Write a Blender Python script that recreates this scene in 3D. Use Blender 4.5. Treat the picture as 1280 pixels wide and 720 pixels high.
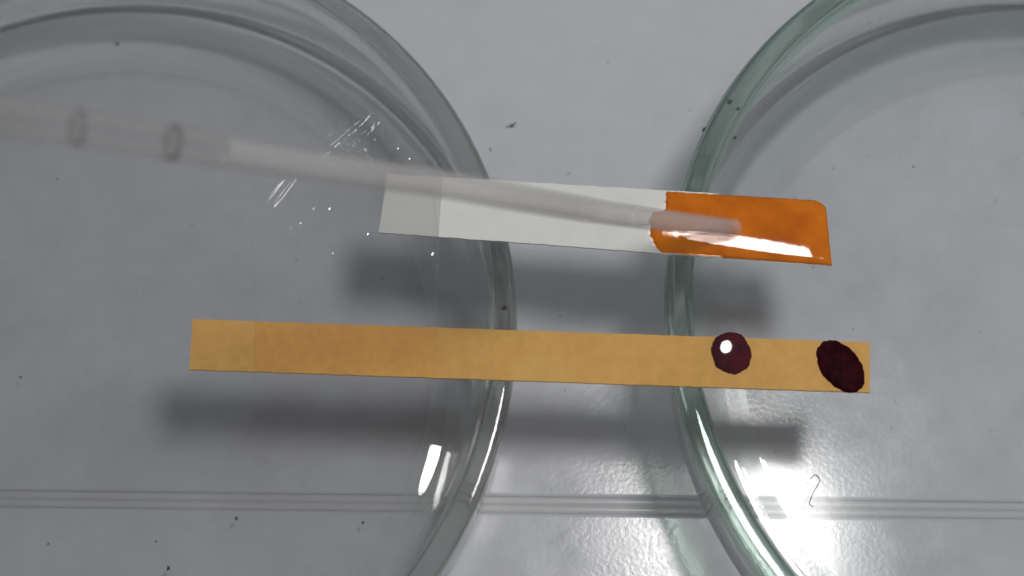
import bpy, bmesh, math, random
from mathutils import Vector, noise

MM = 0.001
sc = bpy.context.scene
for o in list(bpy.data.objects):
    bpy.data.objects.remove(o)
C = sc.collection

# ------------------------------------------------------------------ camera
CAM_H, PITCH, FPX = 165.3, 0.334, 1800.0
cd = bpy.data.cameras.new("camera")
cd.sensor_width = 36.0
cd.lens = FPX / 1280.0 * 36.0
cd.clip_start = 0.005
cd.clip_end = 20.0
cam = bpy.data.objects.new("camera", cd)
C.objects.link(cam)
cam.location = (0, 0, CAM_H * MM)
cam.rotation_euler = (PITCH, 0, 0)
cd.dof.use_dof = True
cd.dof.focus_distance = 0.157
cd.dof.aperture_fstop = 20.0
sc.camera = cam

# ------------------------------------------------------------------ world: a dim room, ceiling paler than walls
w = bpy.data.worlds.new("World")
sc.world = w
w.use_nodes = True
nt = w.node_tree
nt.nodes.clear()
wo = nt.nodes.new("ShaderNodeOutputWorld")
bg = nt.nodes.new("ShaderNodeBackground")
tc = nt.nodes.new("ShaderNodeTexCoord")
sx = nt.nodes.new("ShaderNodeSeparateXYZ")
mr = nt.nodes.new("ShaderNodeValToRGB")
mr.color_ramp.elements[0].position = 0.05
mr.color_ramp.elements[0].color = (0.165, 0.166, 0.17, 1)
mr.color_ramp.elements[1].position = 0.85
mr.color_ramp.elements[1].color = (0.288, 0.291, 0.306, 1)
nt.links.new(tc.outputs["Generated"], sx.inputs[0])
nt.links.new(sx.outputs["Z"], mr.inputs[0])
nt.links.new(mr.outputs[0], bg.inputs[0])
bg.inputs[1].default_value = 1.0
nt.links.new(bg.outputs[0], wo.inputs[0])

# ------------------------------------------------------------------ lamps
def area(name, loc, target, sx_, sy_, radiance, col):
    ld = bpy.data.lights.new(name, 'AREA')
    ld.shape = 'ELLIPSE'
    ld.size, ld.size_y = sx_ * MM, sy_ * MM
    ld.energy = radiance * math.pi * math.pi / 4 * (sx_ * MM) * (sy_ * MM)
    ld.color = col
    o = bpy.data.objects.new(name, ld)
    C.objects.link(o)
    o.location = Vector(loc) * MM
    d = Vector(target) * MM - o.location
    o.rotation_euler = d.to_track_quat('-Z', 'Y').to_euler()
    return o
area("desk_lamp", (65, 72, 267), (5, 50, 0), 58, 54, 38.5, (1.0, 0.985, 0.965))

sc.view_settings.view_transform = 'Standard'
sc.view_settings.look = 'None'
sc.view_settings.exposure = 0.0
sc.view_settings.gamma = 1.0
sc.view_settings.use_curve_mapping = False
sc.render.engine = 'CYCLES'
cy = sc.cycles
cy.use_denoising = True
cy.max_bounces = 16
cy.transmission_bounces = 14
cy.transparent_max_bounces = 24
cy.glossy_bounces = 8
cy.diffuse_bounces = 3
cy.use_adaptive_sampling = True
cy.adaptive_threshold = 0.02
cy.caustics_reflective = True
cy.caustics_refractive = True
cy.sample_clamp_indirect = 6.0
cy.blur_glossy = 0.2

# ------------------------------------------------------------------ helpers
def mesh_obj(name, verts, faces, mat, parent=None, smooth=True, loc=None):
    me = bpy.data.meshes.new(name)
    me.from_pydata([tuple(c * MM for c in v) for v in verts], [], faces)
    me.update()
    if smooth:
        me.polygons.foreach_set("use_smooth", [True] * len(me.polygons))
    me.materials.append(mat)
    o = bpy.data.objects.new(name, me)
    C.objects.link(o)
    if loc is not None:
        o.location = Vector(loc) * MM
    if parent:
        o.parent = parent
    return o

def fix_normals(o):
    bm = bmesh.new()
    bm.from_mesh(o.data)
    bmesh.ops.recalc_face_normals(bm, faces=bm.faces)
    bm.to_mesh(o.data)
    bm.free()

def empty(name, loc):
    o = bpy.data.objects.new(name, None)
    C.objects.link(o)
    o.location = Vector(loc) * MM
    o.empty_display_size = 0.01
    return o

def tag(o, label=None, cat=None, group=None, kind=None):
    if label: o["label"] = label
    if cat: o["category"] = cat
    if group: o["group"] = group
    if kind: o["kind"] = kind
    return o

def nodemat(name):
    m = bpy.data.materials.new(name)
    m.use_nodes = True
    t = m.node_tree
    t.nodes.clear()
    out = t.nodes.new("ShaderNodeOutputMaterial")
    return m, t, out

def N(t, kind, **kw):
    n = t.nodes.new(kind)
    for k, v in kw.items():
        if k.startswith("_"):
            setattr(n, k[1:], v)
        else:
            n.inputs[k.replace("__", " ")].default_value = v
    return n

def objcoord(t):
    return t.nodes.new("ShaderNodeTexCoord").outputs["Object"]

def noise_tex(t, vec, scale, detail=3.0, rough=0.5):
    n = t.nodes.new("ShaderNodeTexNoise")
    n.inputs["Scale"].default_value = scale
    n.inputs["Detail"].default_value = detail
    n.inputs["Roughness"].default_value = rough
    t.links.new(vec, n.inputs["Vector"])
    return n.outputs["Fac"]

def ramp(t, fac, stops):
    r = t.nodes.new("ShaderNodeValToRGB")
    e = r.color_ramp.elements
    while len(e) < len(stops):
        e.new(0.5)
    for i, (p, c) in enumerate(stops):
        e[i].position = p
        e[i].color = (*c, 1)
    t.links.new(fac, r.inputs[0])
    return r.outputs[0]

def bump(t, h, dist, strength=1.0):
    b = t.nodes.new("ShaderNodeBump")
    b.inputs["Strength"].default_value = strength
    b.inputs["Distance"].default_value = dist * MM
    t.links.new(h, b.inputs["Height"])
    return b.outputs[0]

# ------------------------------------------------------------------ materials
def mat_worktop():
    m, t, out = nodemat("grey laminate")
    v = objcoord(t)
    p = t.nodes.new("ShaderNodeBsdfPrincipled")
    n1 = noise_tex(t, v, 28, 4, 0.6)
    n2 = noise_tex(t, v, 240, 3, 0.6)
    mx = t.nodes.new("ShaderNodeMix"); mx.data_type = 'FLOAT'
    mx.inputs[0].default_value = 0.42
    t.links.new(n1, mx.inputs[2]); t.links.new(n2, mx.inputs[3])
    col = ramp(t, mx.outputs[0], [(0.3, (0.49, 0.499, 0.525)), (0.52, (0.53, 0.541, 0.572)), (0.75, (0.555, 0.567, 0.607))])
    t.links.new(col, p.inputs["Base Color"])
    rr_ = t.nodes.new("ShaderNodeMapRange")      # scuffed and polished areas
    rr_.inputs["From Min"].default_value = 0.35; rr_.inputs["From Max"].default_value = 0.65
    rr_.inputs["To Min"].default_value = 0.11; rr_.inputs["To Max"].default_value = 0.23
    t.links.new(noise_tex(t, v, 120, 6, 0.7), rr_.inputs["Value"])
    t.links.new(rr_.outputs[0], p.inputs["Roughness"])
    p.inputs["IOR"].default_value = 1.5
    # orange peel
    o1 = noise_tex(t, v, 1900, 2, 0.5)
    t.links.new(bump(t, o1, 0.0135), p.inputs["Normal"])
    t.links.new(p.outputs[0], out.inputs[0])
    return m

def mat_glass(name, col, rough=0.0, thru=0.25):
    m, t, out = nodemat(name)
    g = N(t, "ShaderNodeBsdfGlass", Color=(*col, 1), Roughness=rough, IOR=1.5)
    n = noise_tex(t, objcoord(t), 160, 2, 0.5)
    t.links.new(bump(t, n, 0.05, 0.6), g.inputs["Normal"])
    tr = N(t, "ShaderNodeBsdfTransparent", Color=(*[c ** 2 for c in col], 1))
    mx = t.nodes.new("ShaderNodeMixShader")
    mx.inputs[0].default_value = thru
    t.links.new(g.outputs[0], mx.inputs[1]); t.links.new(tr.outputs[0], mx.inputs[2])
    t.links.new(mx.outputs[0], out.inputs[0])
    return m

def mat_sheet(name, tint, ior=1.5, wavy=0.0, wscale=300, spec=1.0, rough=0.0, haze=0.0, grime=False):
    """thin clear sheet: passes light straight, mirrors by Fresnel"""
    m, t, out = nodemat(name)
    tr = N(t, "ShaderNodeBsdfTransparent", Color=(*tint, 1))
    gl = N(t, "ShaderNodeBsdfGlossy", Color=(spec, spec, spec, 1), Roughness=rough)
    fr = N(t, "ShaderNodeFresnel", IOR=ior)
    mx = t.nodes.new("ShaderNodeMixShader")
    if wavy:
        n = noise_tex(t, objcoord(t), wscale, 3, 0.55)
        b = bump(t, n, wavy)
        t.links.new(b, gl.inputs["Normal"]); t.links.new(b, fr.inputs["Normal"])
    t.links.new(fr.outputs[0], mx.inputs[0])
    t.links.new(tr.outputs[0], mx.inputs[1])
    t.links.new(gl.outputs[0], mx.inputs[2])
    last = mx.outputs[0]
    if haze:
        df = N(t, "ShaderNodeBsdfDiffuse", Color=(0.42, 0.42, 0.42, 1))
        m2 = t.nodes.new("ShaderNodeMixShader")
        m2.inputs[0].default_value = haze
        if grime:      # smears and dried marks on the plate
            gr = ramp(t, noise_tex(t, objcoord(t), 70, 6, 0.68), [(0.42, (0.01, 0.01, 0.01)), (0.58, (haze, haze, haze)), (0.72, (haze * 2.4, haze * 2.4, haze * 2.4))])
            t.links.new(gr, m2.inputs[0])
        t.links.new(last, m2.inputs[1]); t.links.new(df.outputs[0], m2.inputs[2])
        last = m2.outputs[0]
    t.links.new(last, out.inputs[0])
    return m

def mat_wall(name, tint, gcol):
    """glass wall: nearly parallel faces pass light straight, the curved foot (low on the wall) bends it"""
    m, t, out = nodemat(name)
    v = objcoord(t)
    b = bump(t, noise_tex(t, v, 160, 2, 0.5), 0.03, 0.6)
    tr = N(t, "ShaderNodeBsdfTransparent", Color=(*tint, 1))
    gl = N(t, "ShaderNodeBsdfGlossy", Color=(1, 1, 1, 1), Roughness=0.0)
    fr = N(t, "ShaderNodeFresnel", IOR=1.5)
    mx = t.nodes.new("ShaderNodeMixShader")
    t.links.new(b, gl.inputs["Normal"]); t.links.new(b, fr.inputs["Normal"])
    ml = t.nodes.new("ShaderNodeMath"); ml.operation = "MULTIPLY"; ml.inputs[1].default_value = 0.85
    t.links.new(fr.outputs[0], ml.inputs[0]); t.links.new(ml.outputs[0], mx.inputs[0]); t.links.new(tr.outputs[0], mx.inputs[1]); t.links.new(gl.outputs[0], mx.inputs[2])
    g = N(t, "ShaderNodeBsdfGlass", Color=(*gcol, 1), Roughness=0.0, IOR=1.5)
    t.links.new(b, g.inputs["Normal"])
    m2 = t.nodes.new("ShaderNodeMixShader")
    sp = t.nodes.new("ShaderNodeSeparateXYZ")
    t.links.new(v, sp.inputs[0])
    r = t.nodes.new("ShaderNodeMapRange")
    r.inputs["From Min"].default_value = 0.003; r.inputs["From Max"].default_value = 0.007
    r.inputs["To Min"].default_value = 0.24; r.inputs["To Max"].default_value = 0.0
    t.links.new(sp.outputs["Z"], r.inputs["Value"]); t.links.new(r.outputs[0], m2.inputs[0])
    t.links.new(mx.outputs[0], m2.inputs[1]); t.links.new(g.outputs[0], m2.inputs[2])
    t.links.new(m2.outputs[0], out.inputs[0])
    return m

def mat_paper(name, c0, c1, c2, fibre=0.02, rough=0.75):
    m, t, out = nodemat(name)
    v = objcoord(t)
    p = t.nodes.new("ShaderNodeBsdfPrincipled")
    n1 = noise_tex(t, v, 900, 5, 0.7)
    n2 = noise_tex(t, v, 110, 3, 0.6)
    mx = t.nodes.new("ShaderNodeMix"); mx.data_type = 'FLOAT'
    mx.inputs[0].default_value = 0.5
    t.links.new(n1, mx.inputs[2]); t.links.new(n2, mx.inputs[3])
    t.links.new(ramp(t, mx.outputs[0], [(0.3, c0), (0.5, c1), (0.7, c2)]), p.inputs["Base Color"])
    p.inputs["Roughness"].default_value = rough
    p.inputs["Specular IOR Level"].default_value = 0.25
    n3 = noise_tex(t, v, 2600, 4, 0.7)
    t.links.new(bump(t, n3, fibre), p.inputs["Normal"])
    t.links.new(p.outputs[0], out.inputs[0])
    return m

def mat_wet(name, stops, scale, rough, bmp=0.0, bscale=700, coat=0.0, spec=0.5):
    m, t, out = nodemat(name)
    v = objcoord(t)
    p = t.nodes.new("ShaderNodeBsdfPrincipled")
    n1 = noise_tex(t, v, scale, 4, 0.6)
    t.links.new(ramp(t, n1, stops), p.inputs["Base Color"])
    p.inputs["Roughness"].default_value = rough
    p.inputs["IOR"].default_value = 1.42
    p.inputs["Specular IOR Level"].default_value = spec
    p.inputs["Coat Weight"].default_value = coat
    p.inputs["Coat Roughness"].default_value = 0.03
    if bmp:
        n2 = noise_tex(t, v, bscale, 3, 0.6)
        t.links.new(bump(t, n2, bmp), p.inputs["Normal"])
    t.links.new(p.outputs[0], out.inputs[0])
    return m

def mat_plastic(name, col, clear, rough=0.25):
    """milky soft plastic: part of the light goes straight through"""
    m, t, out = nodemat(name)
    p = t.nodes.new("ShaderNodeBsdfPrincipled")
    p.inputs["Base Color"].default_value = (*col, 1)
    p.inputs["Roughness"].default_value = rough
    tr = N(t, "ShaderNodeBsdfTransparent", Color=(0.97, 0.965, 0.96, 1))
    mx = t.nodes.new("ShaderNodeMixShader")
    lw = N(t, "ShaderNodeLayerWeight", Blend=0.35)
    mr_ = t.nodes.new("ShaderNodeMapRange")
    mr_.inputs["To Min"].default_value = clear
    mr_.inputs["To Max"].default_value = clear * 0.55
    t.links.new(lw.outputs["Facing"], mr_.inputs["Value"])
    t.links.new(mr_.outputs[0], mx.inputs[0])
    t.links.new(p.outputs[0], mx.inputs[1])
    t.links.new(tr.outputs[0], mx.inputs[2])
    t.links.new(mx.outputs[0], out.inputs[0])
    return m

M_top = mat_worktop()
M_glassL = mat_glass("clear glass", (0.93, 0.935, 0.92), 0.0, 0.25)
M_glassR = mat_glass("greenish glass", (0.74, 0.845, 0.785), 0.0, 0.22)
M_wallL = mat_wall("clear glass wall", (0.955, 0.96, 0.955), (0.93, 0.94, 0.925))
M_wallR = mat_wall("greenish glass wall", (0.965, 0.973, 0.967), (0.94, 0.96, 0.948))
M_baseL = mat_sheet("clear glass plate", (0.905, 0.907, 0.91), 1.32, 0.02, 150, 1.0, 0.13, 0.05, True)
M_baseR = mat_sheet("greenish glass plate", (0.962, 0.966, 0.966), 1.32, 0.02, 150, 1.0, 0.13, 0.05, True)
M_tape = mat_sheet("clear tape", (0.997, 0.997, 0.995), 1.26, 0.009, 900, 1.0, 0.08, 0.004)
M_white = mat_paper("white strip paper", (0.62, 0.635, 0.605), (0.67, 0.685, 0.65), (0.70, 0.71, 0.68), 0.006, 0.45)
M_clear = mat_plastic("greyish clear strip end", (0.58, 0.59, 0.565), 0.2, 0.2)
M_tan = mat_paper("tan strip paper", (0.51, 0.285, 0.08), (0.595, 0.34, 0.098), (0.655, 0.39, 0.122), 0.02)
M_orange = mat_wet("orange wet film", [(0.28, (0.43, 0.088, 0.001)), (0.5, (0.58, 0.145, 0.002)), (0.72, (0.68, 0.20, 0.006))], 170, 0.06, 0.0015, 500)
M_drop = mat_wet("maroon liquid", [(0.3, (0.030, 0.0025, 0.006)), (0.7, (0.075, 0.005, 0.012))], 700, 0.05, 0.006, 420)
M_dry = mat_wet("drying maroon liquid", [(0.3, (0.006, 0.001, 0.002)), (0.7, (0.038, 0.003, 0.006))], 1100, 0.6, 0.006, 2600, 0.0, 0.05)
M_tube = mat_plastic("milky plastic", (0.58, 0.57, 0.565), 0.84, 0.12)
M_tip = mat_plastic("thin milky plastic", (0.62, 0.60, 0.60), 0.885, 0.12)
M_collar = mat_plastic("clearer milky plastic", (0.66, 0.65, 0.64), 0.86)
M_barrel = mat_plastic("clear soft plastic", (0.48, 0.47, 0.465), 0.986, 0.15)
M_mark = mat_plastic("grey print", (0.12, 0.12, 0.13), 0.925, 0.5)
M_bead = mat_wet("grey plastic bead", [(0.3, (0.50, 0.505, 0.52)), (0.7, (0.55, 0.555, 0.57))], 60, 0.2)
M_gap = mat_wet("joint sealant", [(0.3, (0.42, 0.42, 0.43)), (0.7, (0.5, 0.5, 0.51))], 300, 0.4)
M_dust = mat_wet("dark dust", [(0.3, (0.035, 0.034, 0.034)), (0.7, (0.11, 0.105, 0.10))], 2000, 0.8)
M_water = mat_glass("water droplet", (0.98, 0.98, 0.98))

# ------------------------------------------------------------------ worktop
def sheet_prism(name, x0, x1, prof, mat, parent, closed=False):
    """extrude a y-z profile along x with a slight run of the joint"""
    n = len(prof)
    vs, fs = [], []
    xs = [x0, x1]
    for x in xs:
        for (y, z) in prof:
            vs.append((x, y - 0.012 * x, z))
    for i in range(n - (0 if closed else 1)):
        j = (i + 1) % n
        fs.append((i, i + n, j + n, j))
    o = mesh_obj(name, vs, fs, mat, parent, smooth=True)
    return o

X0, X1, YN, YF = -450, 450, -300, 520
wt = empty("worktop", (0, 0, 0))
tag(wt, kind="structure")
def panel(ya, yb):
    pr = [(ya, -4.0)]
    r = 0.42
    for k in range(5):
        a = math.pi - k * math.pi / 8
        pr.append((ya + r + r * math.cos(a), -r * 0.6 + r * 0.6 * math.sin(a)))
    for k in range(5):
        a = math.pi / 2 - k * math.pi / 8
        pr.append((yb - r + r * math.cos(a), -r * 0.6 + r * 0.6 * math.sin(a)))
    pr.append((yb, -4.0))
    o = sheet_prism("panel", X0, X1, pr, M_top, wt)
    o.data.polygons.foreach_set("use_smooth", [abs(p.normal.z) < 0.999 for p in o.data.polygons])
    fix_normals(o)
    # long flat face must point up
    for p_ in o.data.polygons:
        if abs(p_.normal.z) > 0.999 and p_.area > 0.01 and p_.normal.z < 0:
            o.data.flip_normals(); break
    return o
SY0, SY1 = 29.95, 31.85
panel(SY1, YF)
panel(YN, SY0)
# two rounded beads lie side by side in the joint, just under the surface
def bead(yc, r, zt):
    pr = []
    for k in range(13):
        a = math.pi - k * math.pi / 12
        pr.append((yc + r * math.cos(a), zt - r * 0.7 + 0.7 * r * math.sin(a)))
    o = sheet_prism("joint_bead", X0, X1, pr, M_bead, wt)
    return o
bead(30.43, 0.53, -0.05)
bead(31.37, 0.53, -0.05)
sheet_prism("joint_sealant", X0, X1, [(SY0 - 0.1, -0.5), (SY1 + 0.1, -0.5)], M_gap, wt, False)

# ------------------------------------------------------------------ glass dishes
def lathe(name, prof, mat, parent, seg=256, wob=0.0, seed=0):
    vs, fs = [], []
    n = len(prof)
    for i in range(seg):
        a = 2 * math.pi * i / seg
        ca, sa = math.cos(a), math.sin(a)
        for (r, z) in prof:
            k = 1.0 + wob * noise.noise(Vector((ca * 1.5 + seed, sa * 1.5, z * 0.05)))
            vs.append((r * k * ca, r * k * sa, z))
    for i in range(seg):
        j = (i + 1) % seg
        for q in range(n - 1):
            a, b, c, d = i * n + q, j * n + q, j * n + q + 1, i * n + q + 1
            fs.append((a, b, c, d))
    return mesh_obj(name, vs, fs, mat, parent)

def disc(name, r, z, mat, parent, up=True, seg=256):
    vs = [(0, 0, z)] + [(r * math.cos(2 * math.pi * i / seg), r * math.sin(2 * math.pi * i / seg), z) for i in range(seg)]
    fs = [(0, 1 + i, 1 + (i + 1) % seg) if up else (0, 1 + (i + 1) % seg, 1 + i) for i in range(seg)]
    return vs, fs

def arc(cx, cz, rx, rz, a0, a1, n):
    return [(cx + rx * math.cos(math.radians(a0 + (a1 - a0) * k / n)), cz + rz * math.sin(math.radians(a0 + (a1 - a0) * k / n))) for k in range(n + 1)]

def dish(cx, cy, R, rb, mg, mw, mb, label, th=2.65, lip=3.0):
    e = empty("glass_dish", (cx, cy, 0))
    tag(e, label, "glass dish")
    zb, zt = 0.06, 2.5         # foot and inner floor
    fr = 2.8
    rg = rb - th - fr           # gutter, where the floor turns up into the wall
    ri = rg - 3.4               # the floor is flat inside this radius
    ru = ri + 2.0               # the underside is raised inside this radius
    drop_ = 0.325
    sm = lambda t: t * t * (3 - 2 * t)
    # underside ramp down to the foot ring, heel, outer wall
    outer = [(ru + (3.4) * k / 14, zb + drop_ * (1 - sm(k / 14))) for k in range(15)]
    outer += arc(rb - 2.8, zb + 2.8, 2.8, 2.8, -90, 0, 12)
    outer += [(rb + (R - 0.35 - rb) * k / 6, zb + 2.8 + (16.4 - zb - 2.8) * k / 6) for k in range(1, 7)]
    zg = zt - drop_
    inner = [(R - 0.35 - th, 16.4)] + [((R - 0.35 - th) + (rb - th - (R - 0.35 - th)) * k / 6, 16.4 + (zg + fr - 16.4) * k / 6) for k in range(1, 7)]
    inner += arc(rg, zg + fr, fr, fr, 0, -90, 16)[1:]
    inner += [(rg + (ri - rg) * k / 16, zg + drop_ * sm(k / 16)) for k in range(1, 17)]
    lo = lathe("wall", outer, mw, e)
    li = lathe("w_in", inner, mw, e)
    # join the inner and outer skins of the wall into one part
    bm = bmesh.new()
    bm.from_mesh(lo.data); bm.from_mesh(li.data)
    bm.to_mesh(lo.data); bm.free()
    bpy.data.objects.remove(li)
    lo.data.polygons.foreach_set("use_smooth", [True] * len(lo.data.polygons))
    rim_p = [(R - 0.35, 16.4), (R - 0.2, 17.2), (R, 18.2)]
    rim_p += [(R - lip / 2 + lip / 2 * math.copysign(abs(math.cos(a)) ** 0.62, math.cos(a)), 18.7 + 1.3 * math.sin(a) ** 0.62) for a in [math.pi * q / 20 for q in range(1, 20)]]
    rim_p += [(R - lip, 18.2), (R - lip, 17.3), (R - lip, 16.4)]
    lathe("rim", rim_p, mg, e)
    v1, f1 = disc("b", ri, zt, mb, e, True)
    v2, f2 = disc("b", ru, zb + drop_, mb, e, False)
    k = len(v1)
    b = mesh_obj("base", v1 + v2, f1 + [tuple(i + k for i in f) for f in f2], mb, e, smooth=False)
    return e

dishL = dish(-48.34, 46.63, 48.9, 47.8, M_glassL, M_wallL, M_baseL,
             "clear colourless round glass dish on the left, under the left ends of the strips")
dishR = dish(65.2, 47.74, 48.85, 47.0, M_glassR, M_wallR, M_baseR,
             "round glass dish with a thick greenish rim, under the orange and spotted strip ends")

# ------------------------------------------------------------------ strips
ZS = 20.03     # top of the rims
def ribbon(name, corner, z0, th, mat, parent, nx=60, ny=8, edge=0.03, sag=lambda x: 0.0, seed=1):
    """flat strip from four corners (left-far, left-near, right-near, right-far)"""
    lf, ln, rn, rf = corner
    vs, fs = [], []
    def P(u, v):
        x = (lf[0] * (1 - v) + ln[0] * v) * (1 - u) + (rf[0] * (1 - v) + rn[0] * v) * u
        y = (lf[1] * (1 - v) + ln[1] * v) * (1 - u) + (rf[1] * (1 - v) + rn[1] * v) * u
        if v in (0.0, 1.0):
            y += edge * noise.noise(Vector((x * 0.8, seed * 7.1 + v * 5, 0))) + 0.4 * edge * noise.noise(Vector((x * 4, seed + v, 2)))
        if u in (0.0, 1.0):
            x += edge * 1.5 * noise.noise(Vector((y * 1.3, seed * 3 + u, 4)))
        return x, y
    for top in (1, 0):
        for i in range(nx + 1):
            for j in range(ny + 1):
                x, y = P(i / nx, j / ny)
                vs.append((x, y, z0 + sag(x) + (th if top else 0)))
    K = (nx + 1) * (ny + 1)
    idx = lambda i, j, t: (0 if t else K) + i * (ny + 1) + j
    for i in range(nx):
        for j in range(ny):
            fs.append((idx(i, j, 1), idx(i, j + 1, 1), idx(i + 1, j + 1, 1), idx(i + 1, j, 1)))
            fs.append((idx(i, j, 0), idx(i + 1, j, 0), idx(i + 1, j + 1, 0), idx(i, j + 1, 0)))
    for i in range(nx):
        fs.append((idx(i, 0, 1), idx(i + 1, 0, 1), idx(i + 1, 0, 0), idx(i, 0, 0)))
        fs.append((idx(i, ny, 1), idx(i, ny, 0), idx(i + 1, ny, 0), idx(i + 1, ny, 1)))
    for j in range(ny):
        fs.append((idx(0, j, 1), idx(0, j, 0), idx(0, j + 1, 0), idx(0, j + 1, 1)))
        fs.append((idx(nx, j, 1), idx(nx, j + 1, 1), idx(nx, j + 1, 0), idx(nx, j, 0)))
    o = mesh_obj(name, vs, fs, mat, parent, smooth=False)
    fix_normals(o)
    return o

tan = ribbon("test_strip", [(-33.8, 46.81), (-33.72, 41.29), (37.2, 38.79), (37.63, 44.25)], ZS, 0.34, M_tan, None,
             nx=120, edge=0.07, seed=2)
tag(tan, "long plain tan paper strip with two dark maroon drops near its right end", "test strip")

white = empty("reagent_strip", (0, 58, ZS))
tag(white, "white paper strip with a glossy orange right end, lying across both dishes", "test strip")
ribbon("clear_end", [(-13.65, 63.55), (-14.41, 56.69), (-7.95, 56.18), (-7.6, 63.18)], 0.02, 0.24, M_clear, white, nx=16, edge=0.05, seed=8)
ribbon("backing", [(-7.6, 63.18), (-7.95, 56.18), (22.3, 53.75), (22.6, 61.2)], 0.0, 0.30, M_white, white, nx=60, edge=0.06, seed=5)
for ch in white.children:
    ch.location = (0, -58 * MM, 0)

# glossy orange film with rounded edges, ragged left side and a clipped far corner
def orange_film():
    NU, NV = 110, 44
    near_l, near_r = (15.5, 54.35), (34.3, 52.9)
    far_l, far_r = (16.9, 61.55), (34.1, 60.35)
    left = [(0.0, 16.1), (0.06, 15.6), (0.25, 14.95), (0.5, 14.85), (0.62, 15.15), (0.64, 16.3), (0.72, 16.65), (0.9, 16.75), (1.0, 16.95)]
    def lx(v):
        for (a, xa), (b, xb) in zip(left, left[1:]):
            if a <= v <= b:
                return xa + (xb - xa) * (v - a) / (b - a)
        return left[-1][1]
    def rx(v):
        x = 34.28 - 0.15 * v
        if v > 0.88:
            x -= 1.15 * ((v - 0.88) / 0.12) ** 1.8
        return x
    vs, fs = [], []
    for i in range(NU + 1):
        for j in range(NV + 1):
            u, v = i / NU, j / NV
            a = lx(v) + 0.22 * noise.noise(Vector((v * 11, 3.1, 0))) + 0.13 * noise.noise(Vector((v * 40, 1.7, 0)))
            b = rx(v) + 0.05 * noise.noise(Vector((v * 9, 8, 0)))
            x = a + (b - a) * u
            s = (x - 15.5) / (34.2 - 15.5)
            y0 = near_l[1] + (near_r[1] - near_l[1]) * s
            y1 = far_l[1] + (far_r[1] - far_l[1]) * s
            if v in (0, 1):
                pass
            e0 = 0.06 * noise.noise(Vector((x * 1.2, 20, 0))); e1 = 0.07 * noise.noise(Vector((x * 1.6, 40, 0)))
            y = y0 + e0 + (y1 + e1 - y0 - e0) * v
            dl = (x - a); dr = (b - x); dn = (y - y0 - e0); df = (y1 + e1 - y)
            d = min(dl, dr, dn, df)
            edge = 1 - math.exp(-max(d, 0) / 0.22)
            crown = (0.62 - 0.30 * max(0.0, min(1.0, (x - 19.0) / 14.0))) * (1 - (2 * v - 1) ** 2) * min(1.0, dr / 2.2) ** 0.5
            z = 0.34 + 0.16 * edge + crown + 0.01 * noise.noise(Vector((x * 0.2, y * 0.3, 0)))
            if d <= 1e-6:
                z = 0.30
            vs.append((x, y - 58, z))
    n = NV + 1
    for i in range(NU):
        for j in range(NV):
            fs.append((i * n + j, (i + 1) * n + j, (i + 1) * n + j + 1, i * n + j + 1))
    # underside and skirt
    K = len(vs)
    vs += [(x, y, -0.0 if x < 22.5 else -0.0) for (x, y, z) in vs[:K]]
    vs[K:] = [(x, y, (0.305 if x < 22.7 else 0.0)) for (x, y, z) in vs[:K]]
    for i in range(NU):
        for j in range(NV):
            fs.append((K + i * n + j, K + i * n + j + 1, K + (i + 1) * n + j + 1, K + (i + 1) * n + j))
    for i in range(NU):
        fs.append((i * n, K + i * n, K + (i + 1) * n, (i + 1) * n))
        fs.append((i * n + NV, (i + 1) * n + NV, K + (i + 1) * n + NV, K + i * n + NV))
    for j in range(NV):
        fs.append((j, j + 1, K + j + 1, K + j))
        fs.append((NU * n + j, K + NU * n + j, K + NU * n + j + 1, NU * n + j + 1))
    o = mesh_obj("orange_film", vs, fs, M_orange, white)
    fix_normals(o)
    o["label"] = "wet glossy orange film covering the right end"
    return o
orange_film()

# ------------------------------------------------------------------ drops
def drop(name, cx, cy, rx, ry, rot, hgt, apex, mat, seed, ragged, lumpy, z0, dimple=0.0):
    NR, NA = 22, 72
    vs = [(0, 0, 0)]; fs = []
    ca, sa = math.cos(rot), math.sin(rot)
    def H(px, py, rr):
        base = hgt * (1 - rr ** 2.6) ** 0.75 if rr < 1 else 0
        d2 = ((px - apex[0]) ** 2 + (py - apex[1]) ** 2)
        z = (hgt - apex[2] * d2) * max(0.0, 1 - rr ** apex[3]) ** 0.5
        z += lumpy * noise.noise(Vector((px * 1.7 + seed, py * 1.7, 0))) * (1 - rr ** 4)
        return z
    vs[0] = (0, 0, H(0, 0, 0))
    for i in range(1, NR + 1):
        rr = i / NR
        for k in range(NA):
            a = 2 * math.pi * k / NA
            e = 1 + ragged * (noise.noise(Vector((math.cos(a) * 2.2, math.sin(a) * 2.2, seed))) + 0.8 * noise.noise(Vector((math.cos(a) * 7, math.sin(a) * 7, seed + 3))))
            x, y = rx * rr * e * math.cos(a), ry * rr * e * math.sin(a)
            px, py = x * ca - y * sa, x * sa + y * ca
            vs.append((px, py, max(H(px, py, rr), 0.0)))
    for k in range(NA):
        fs.append((0, 1 + k, 1 + (k + 1) % NA))
    for i in range(NR - 1):
        for k in range(NA):
            a, b = 1 + i * NA + k, 1 + i * NA + (k + 1) % NA
            fs.append((a, a + NA, b + NA, b))
    # flat underside so that the drop is a closed body
    base = len(vs)
    for k in range(NA):
        x, y, z = vs[1 + (NR - 1) * NA + k]
        vs.append((x, y, -0.03))
    for k in range(NA):
        a, b = 1 + (NR - 1) * NA + k, 1 + (NR - 1) * NA + (k + 1) % NA
        fs.append((a, base + k, base + (k + 1) % NA, b))
    fs.append(tuple(base + NA - 1 - k for k in range(NA)))
    o = mesh_obj(name, vs, fs, mat, None, loc=(cx, cy, z0))
    fix_normals(o)
    return o
ZT = ZS + 0.34
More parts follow.
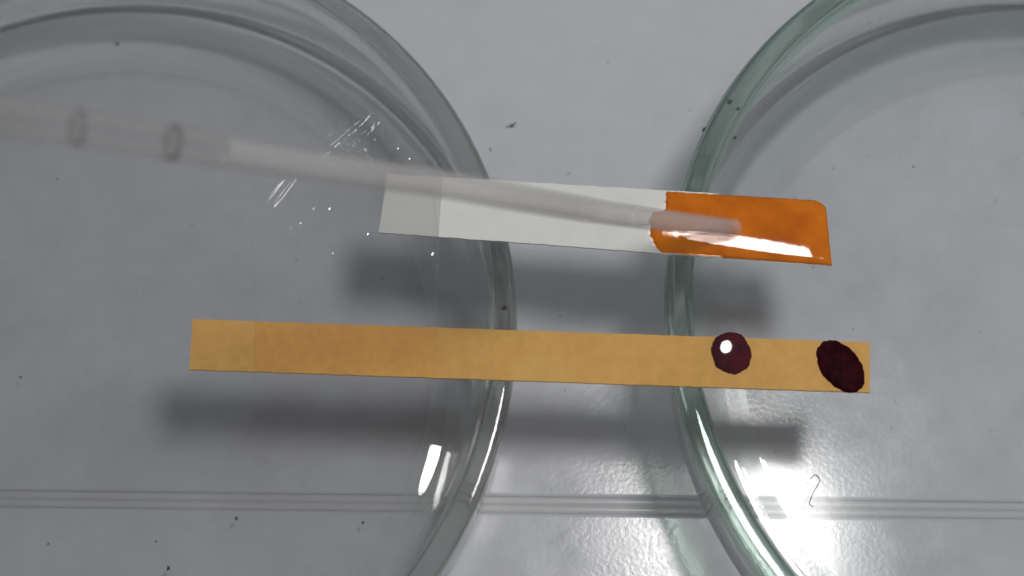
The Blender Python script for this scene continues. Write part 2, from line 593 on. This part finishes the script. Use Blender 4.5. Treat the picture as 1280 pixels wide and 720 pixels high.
d1 = drop("liquid_drop", 23.02, 43.06, 2.12, 2.3, 0.1, 0.75, (-1.0, 1.95, 0.034, 9.0), M_drop, 1.3, 0.06, 0.0, ZT + 0.03)
tag(d1, "round wet maroon drop with a white highlight, on the tan strip", "drop", "maroon drops on the tan strip")
d2 = drop("liquid_drop", 34.35, 41.6, 2.1, 3.15, 0.58, 0.5, (0.6, -0.9, 0.03, 4.0), M_dry, 6.1, 0.055, 0.05, ZT + 0.03)
tag(d2, "oval dull maroon drop at the very end of the tan strip", "drop", "maroon drops on the tan strip")

# ------------------------------------------------------------------ clear tape over the left ends of both strips
tape_poly_l = [(38.0, -26.6), (52.8, -27.5), (60.6, -29.0), (67.8, -23.8), (71.7, -15.8)]
tape_poly_r = [(38.0, -7.9), (55.5, -7.9), (68.3, -9.3), (71.7, -15.0)]
def interp(tab, y):
    for (a, xa), (b, xb) in zip(tab, tab[1:]):
        if a <= y <= b:
            return xa + (xb - xa) * (y - a) / (b - a)
    return tab[-1][1]
def seg_dist(px, py, a, b):
    ax, ay = a; bx, by = b
    L2 = (bx - ax) ** 2 + (by - ay) ** 2
    t = max(0, min(1, ((px - ax) * (bx - ax) + (py - ay) * (by - ay)) / L2))
    qx, qy = ax + t * (bx - ax), ay + t * (by - ay)
    s = ((bx - ax) * (py - ay) - (by - ay) * (px - ax))
    return math.hypot(px - qx, py - qy), t, s
creases = [((-15.5, 71.3), (-22.6, 64.3), 0.40, 0.30), ((-14.3, 70.4), (-21.6, 63.6), 0.34, 0.24), ((-17.0, 70.2), (-24.0, 66.3), 0.35, 0.14),
           ((-24.2, 64.0), (-27.6, 59.2), 0.42, 0.30), ((-23.5, 63.6), (-26.6, 59.0), 0.36, 0.24),
           ((-14.2, 57.0), (-7.8, 57.45), 0.2, 0.13), ((-14.2, 56.9), (-7.8, 56.3), 0.2, 0.13),
           ((-28.6, 61.0), (-27.9, 59.6), 0.3, 0.16)]
def tape_z(x, y):
    z = ZS + 0.46
    z += 0.10 * noise.noise(Vector((x * 0.12, y * 0.12, 5.0)))
    for a, b, wd, h in creases:
        d, t, s = seg_dist(x, y, a, b)
        taper = math.sin(math.pi * min(1, max(0.02, t))) ** 0.5
        z += h * taper * math.exp(-(d / wd) ** 2)
    # crumpled patch where the tape stands off
    q = math.exp(-(((x + 14.5) / 4.5) ** 2 + ((y - 66.5) / 2.4) ** 2))
    z += q * 0.26 * noise.noise(Vector((x * 1.1, y * 1.1, 9)))
    z += q * 0.035 * noise.noise(Vector((x * 3.5, y * 3.5, 2)))
    return z
def build_tape():
    NX, NY = 170, 260
    vs, fs = [], []
    for j in range(NY + 1):
        y = 38.0 + (71.7 - 38.0) * j / NY
        a, b = interp(tape_poly_l, y), interp(tape_poly_r, y)
        a += 0.05 * noise.noise(Vector((y, 1, 0))); b += 0.05 * noise.noise(Vector((y, 4, 0)))
        for i in range(NX + 1):
            x = a + (b - a) * i / NX
            vs.append((x, y, tape_z(x, y)))
    n = NX + 1
    for j in range(NY):
        for i in range(NX):
            fs.append((j * n + i, j * n + i + 1, (j + 1) * n + i + 1, (j + 1) * n + i))
    o = mesh_obj("clear_tape", vs, fs, M_tape, None)
    return o
tape = build_tape()
tag(tape, "piece of creased clear adhesive tape over the left ends of both strips", "tape")
M_tedge = mat_sheet("tape cut edge", (0.95, 0.95, 0.945), 1.35, 0.0, 300, 1.0, 0.3, 0.03)
for side, tab in ((1, tape_poly_l), (-1, tape_poly_r)):
    ev, ef = [], []
    for j in range(121):
        y = 38.0 + (71.7 - 38.0) * j / 120 * 0.999
        x = interp(tab, y) + 0.05 * noise.noise(Vector((y, 1 if side > 0 else 4, 0)))
        for dx in (0.0, 0.12):
            ev.append((x + side * dx, y, tape_z(x, y) + 0.03))
    for j in range(120):
        ef.append((2 * j, 2 * j + 1, 2 * j + 3, 2 * j + 2))
    mesh_obj("cut_edge", ev, ef, M_tedge, tape)
def dome(name, x, y, z, r, h, mat, parent):
    NR, NA = 5, 14
    vs, fs = [(x, y, z + h)], []
    for i in range(1, NR + 1):
        a = math.pi / 2 * i / NR
        for k in range(NA):
            b = 2 * math.pi * k / NA
            vs.append((x + r * math.sin(a) * math.cos(b), y + r * math.sin(a) * math.sin(b), z + h * math.cos(a)))
    for k in range(NA):
        fs.append((0, 1 + k, 1 + (k + 1) % NA))
    for i in range(NR - 1):
        for k in range(NA):
            a, b = 1 + i * NA + k, 1 + i * NA + (k + 1) % NA
            fs.append((a, a + NA, b + NA, b))
    return mesh_obj(name, vs, fs, mat, parent)
M_bub = mat_sheet("trapped air", (0.99, 0.99, 0.99), 1.6)
for (x, y, r) in [(-22.15, 59.75, 1.0), (-20.3, 59.7, .85), (-23.3, 57.9, .7), (-24.3, 57.4, .65), (-19.6, 54.4, .6), (-16.1, 56.75, .9), (-9.05, 54.5, 1.0), (-13.0, 66.9, .8), (-11.6, 65.6, .7), (-15.8, 65.4, .6)]:
    dome("air_bubble", x, y, tape_z(x, y) + 0.02, r, r * 0.2, M_bub, tape)

# ------------------------------------------------------------------ pipette
path = [(23.84, 56.67, 21.6), (18.18, 55.07, 27), (12.66, 53.32, 33), (7.57, 51.6, 39), (0, 49, 48.5), (-6.69, 47.79, 54.5), (-16.36, 46.27, 61.5), (-25.03, 45.35, 67.5), (-30.98, 44.69, 71.5), (-35.44, 43.82, 75), (-40.94, 42.38, 80), (-46.04, 40.37, 86)]
def crom(pts, per=10):
    P = [Vector(p) for p in pts]
    P = [2 * P[0] - P[1]] + P + [2 * P[-1] - P[-2]]
    out = []
    for k in range(1, len(P) - 2):
        p0, p1, p2, p3 = P[k - 1:k + 3]
        for q in range(per):
            t = q / per
            out.append(0.5 * ((2 * p1) + (p2 - p0) * t + (2 * p0 - 5 * p1 + 4 * p2 - p3) * t * t + (3 * p1 - p0 - 3 * p2 + p3) * t ** 3))
    out.append(P[-2])
    return out
PATH = crom(path)
def sweep(name, pts, rad, mat, parent, inner=0.0, seg=28, caps=True):
    """hollow tube: outer skin, inner skin and end rings"""
    vs, fs = [], []
    n = len(pts)
    up = Vector((0, 1, 0))
    for layer in ((1.0, inner) if inner else (1.0,)):
        for i, p in enumerate(pts):
            d = (pts[min(i + 1, n - 1)] - pts[max(i - 1, 0)]).normalized()
            s = d.cross(up).normalized(); u = s.cross(d)
            r = rad(i / (n - 1)) * layer
            for k in range(seg):
                a = 2 * math.pi * k / seg
                q = p + s * (r * math.cos(a)) + u * (r * math.sin(a))
                vs.append(tuple(q - ORG))
    for l in range(2 if inner else 1):
        for i in range(n - 1):
            for k in range(seg):
                a, b = l * n * seg + i * seg + k, l * n * seg + i * seg + (k + 1) % seg
                fs.append((a, b, b + seg, a + seg) if l == 0 else (a, a + seg, b + seg, b))
    if inner and caps:
        for i in (0, n - 1):
            for k in range(seg):
                a, b = i * seg + k, i * seg + (k + 1) % seg
                fs.append((a, a + n * seg, b + n * seg, b))
    return mesh_obj(name, vs, fs, mat, parent)
ORG = Vector(path[0])
pip = empty("pipette", path[0])
tag(pip, "blurred milky plastic pipette pointing down at the orange strip end", "pipette")
sweep("tip", PATH[0:21], lambda t: 0.98 + 0.16 * t, M_tip, pip, 0.72, caps=False)
sweep("collar", PATH[20:31], lambda t: 1.17, M_collar, pip, 0.8, caps=False)
sweep("tube", PATH[30:67], lambda t: 1.24 - 0.06 * t, M_tube, pip, 0.72, caps=False)
sweep("barrel", PATH[66:], lambda t: 1.36, M_barrel, pip, 0.86, caps=False)
for k in (70, 80):
    sweep("graduation_mark", [PATH[k].lerp(PATH[k + 1], 0.0), PATH[k].lerp(PATH[k + 1], 0.6)], lambda t: 1.39, M_mark, pip, 0.985)

# ------------------------------------------------------------------ dirt: specks, a lint fibre, residue
random.seed(4)
def blob(bmv, bmf, x, y, z, r, ell=1.0, rot=0.0, h=0.35):
    n = 9
    b0 = len(bmv)
    bmv.append((x, y, z + r * h))
    for k in range(n):
        a = 2 * math.pi * k / n
        rr = r * random.uniform(0.6, 1.2)
        px, py = rr * math.cos(a) * ell, rr * math.sin(a)
        bmv.append((x + px * math.cos(rot) - py * math.sin(rot), y + px * math.sin(rot) + py * math.cos(rot), z))
    for k in range(n):
        bmf.append((b0, b0 + 1 + k, b0 + 1 + (k + 1) % n))
specks = [(0.0, 79.1, .5), (0.4, 79.4, .25), (-0.6, 78.9, .22), (-2.72, 75.77, .2), (7.0, 72.49, .22), (-50.92, 90.7, .5), (-56.0, 70.75, .24), (46.31, 93.74, .45),
          (64.62, 80.66, .4), (39.66, 72.16, .22), (36.29, 59.22, .2), (49.57, 72.38, .26), (-16.91, 28.4, .28), (-31.28, 28.9, .3), (-38.58, 23.26, .32),
          (-52.33, 25.98, .24), (-40.19, 26.26, .2), (-57.6, 45.49, .3), (44.09, 73.8, .14), (12.34, 88.04, .16), (18.24, 79.88, .12), (24.12, 75.44, .12),
          (55.38, 38.98, .12), (-38.92, 64.66, .16), (5.79, 53.78, .14)]
bv, bf = [], []
for (x, y, r) in specks:
    inside = math.hypot(x + 48.3, y - 46.6) < 41 or math.hypot(x - 65.2, y - 47.7) < 40.5
    blob(bv, bf, x, y, 2.31 if inside else 0.005, r * (0.62 if not inside else 0.55), random.uniform(1.0, 1.9), random.uniform(0, 3.1))
for k in range(150):
    x, y = random.uniform(-68, 68), random.uniform(22, 97)
    dl, dr = math.hypot(x + 48.3, y - 46.6), math.hypot(x - 65.2, y - 47.7)
    if 40 < dl < 52 or 38 < dr < 52 or 29.6 < y + 0.012 * x < 32.2:
        continue
    inside = dl < 41 or dr < 40.5
    blob(bv, bf, x, y, 2.31 if inside else 0.005, random.choice([.03, .04, .05, .05, .08]), random.uniform(1, 2), random.uniform(0, 3.1))
# residue on the right dish's rim and inner wall
for (x, y, z, r) in [(24.33, 72.48, 20.0, .3), (25.28, 71.69, 19.9, .22), (21.33, 69.23, 19.6, .22), (25.15, 69.23, 17.5, .2), (-0.85, 48.2, 19.95, .26)]:
    blob(bv, bf, x, y, z, r, 1.4, 1.0, 0.5)
ds = mesh_obj("dust", bv, bf, M_dust, None, smooth=False)
tag(ds, "tiny dark dust specks scattered over worktop and dishes", "dust", kind="stuff")

fib = [Vector(p) for p in [(34.08, 33.29, 2.5), (34.67, 33.84, 2.62), (35.18, 33.29, 2.55), (34.85, 32.55, 2.6), (34.35, 31.81, 2.5), (34.02, 31.07, 2.6), (33.8, 30.52, 2.5), (34.23, 30.16, 2.5)]]
ORG = Vector((0, 0, 0))
fo = sweep("lint_fibre", crom(fib, 5), lambda t: 0.055, M_dust, None, 0.0, 6)
tag(fo, "curled dark lint fibre inside the greenish rimmed dish, just above the worktop joint", "lint")
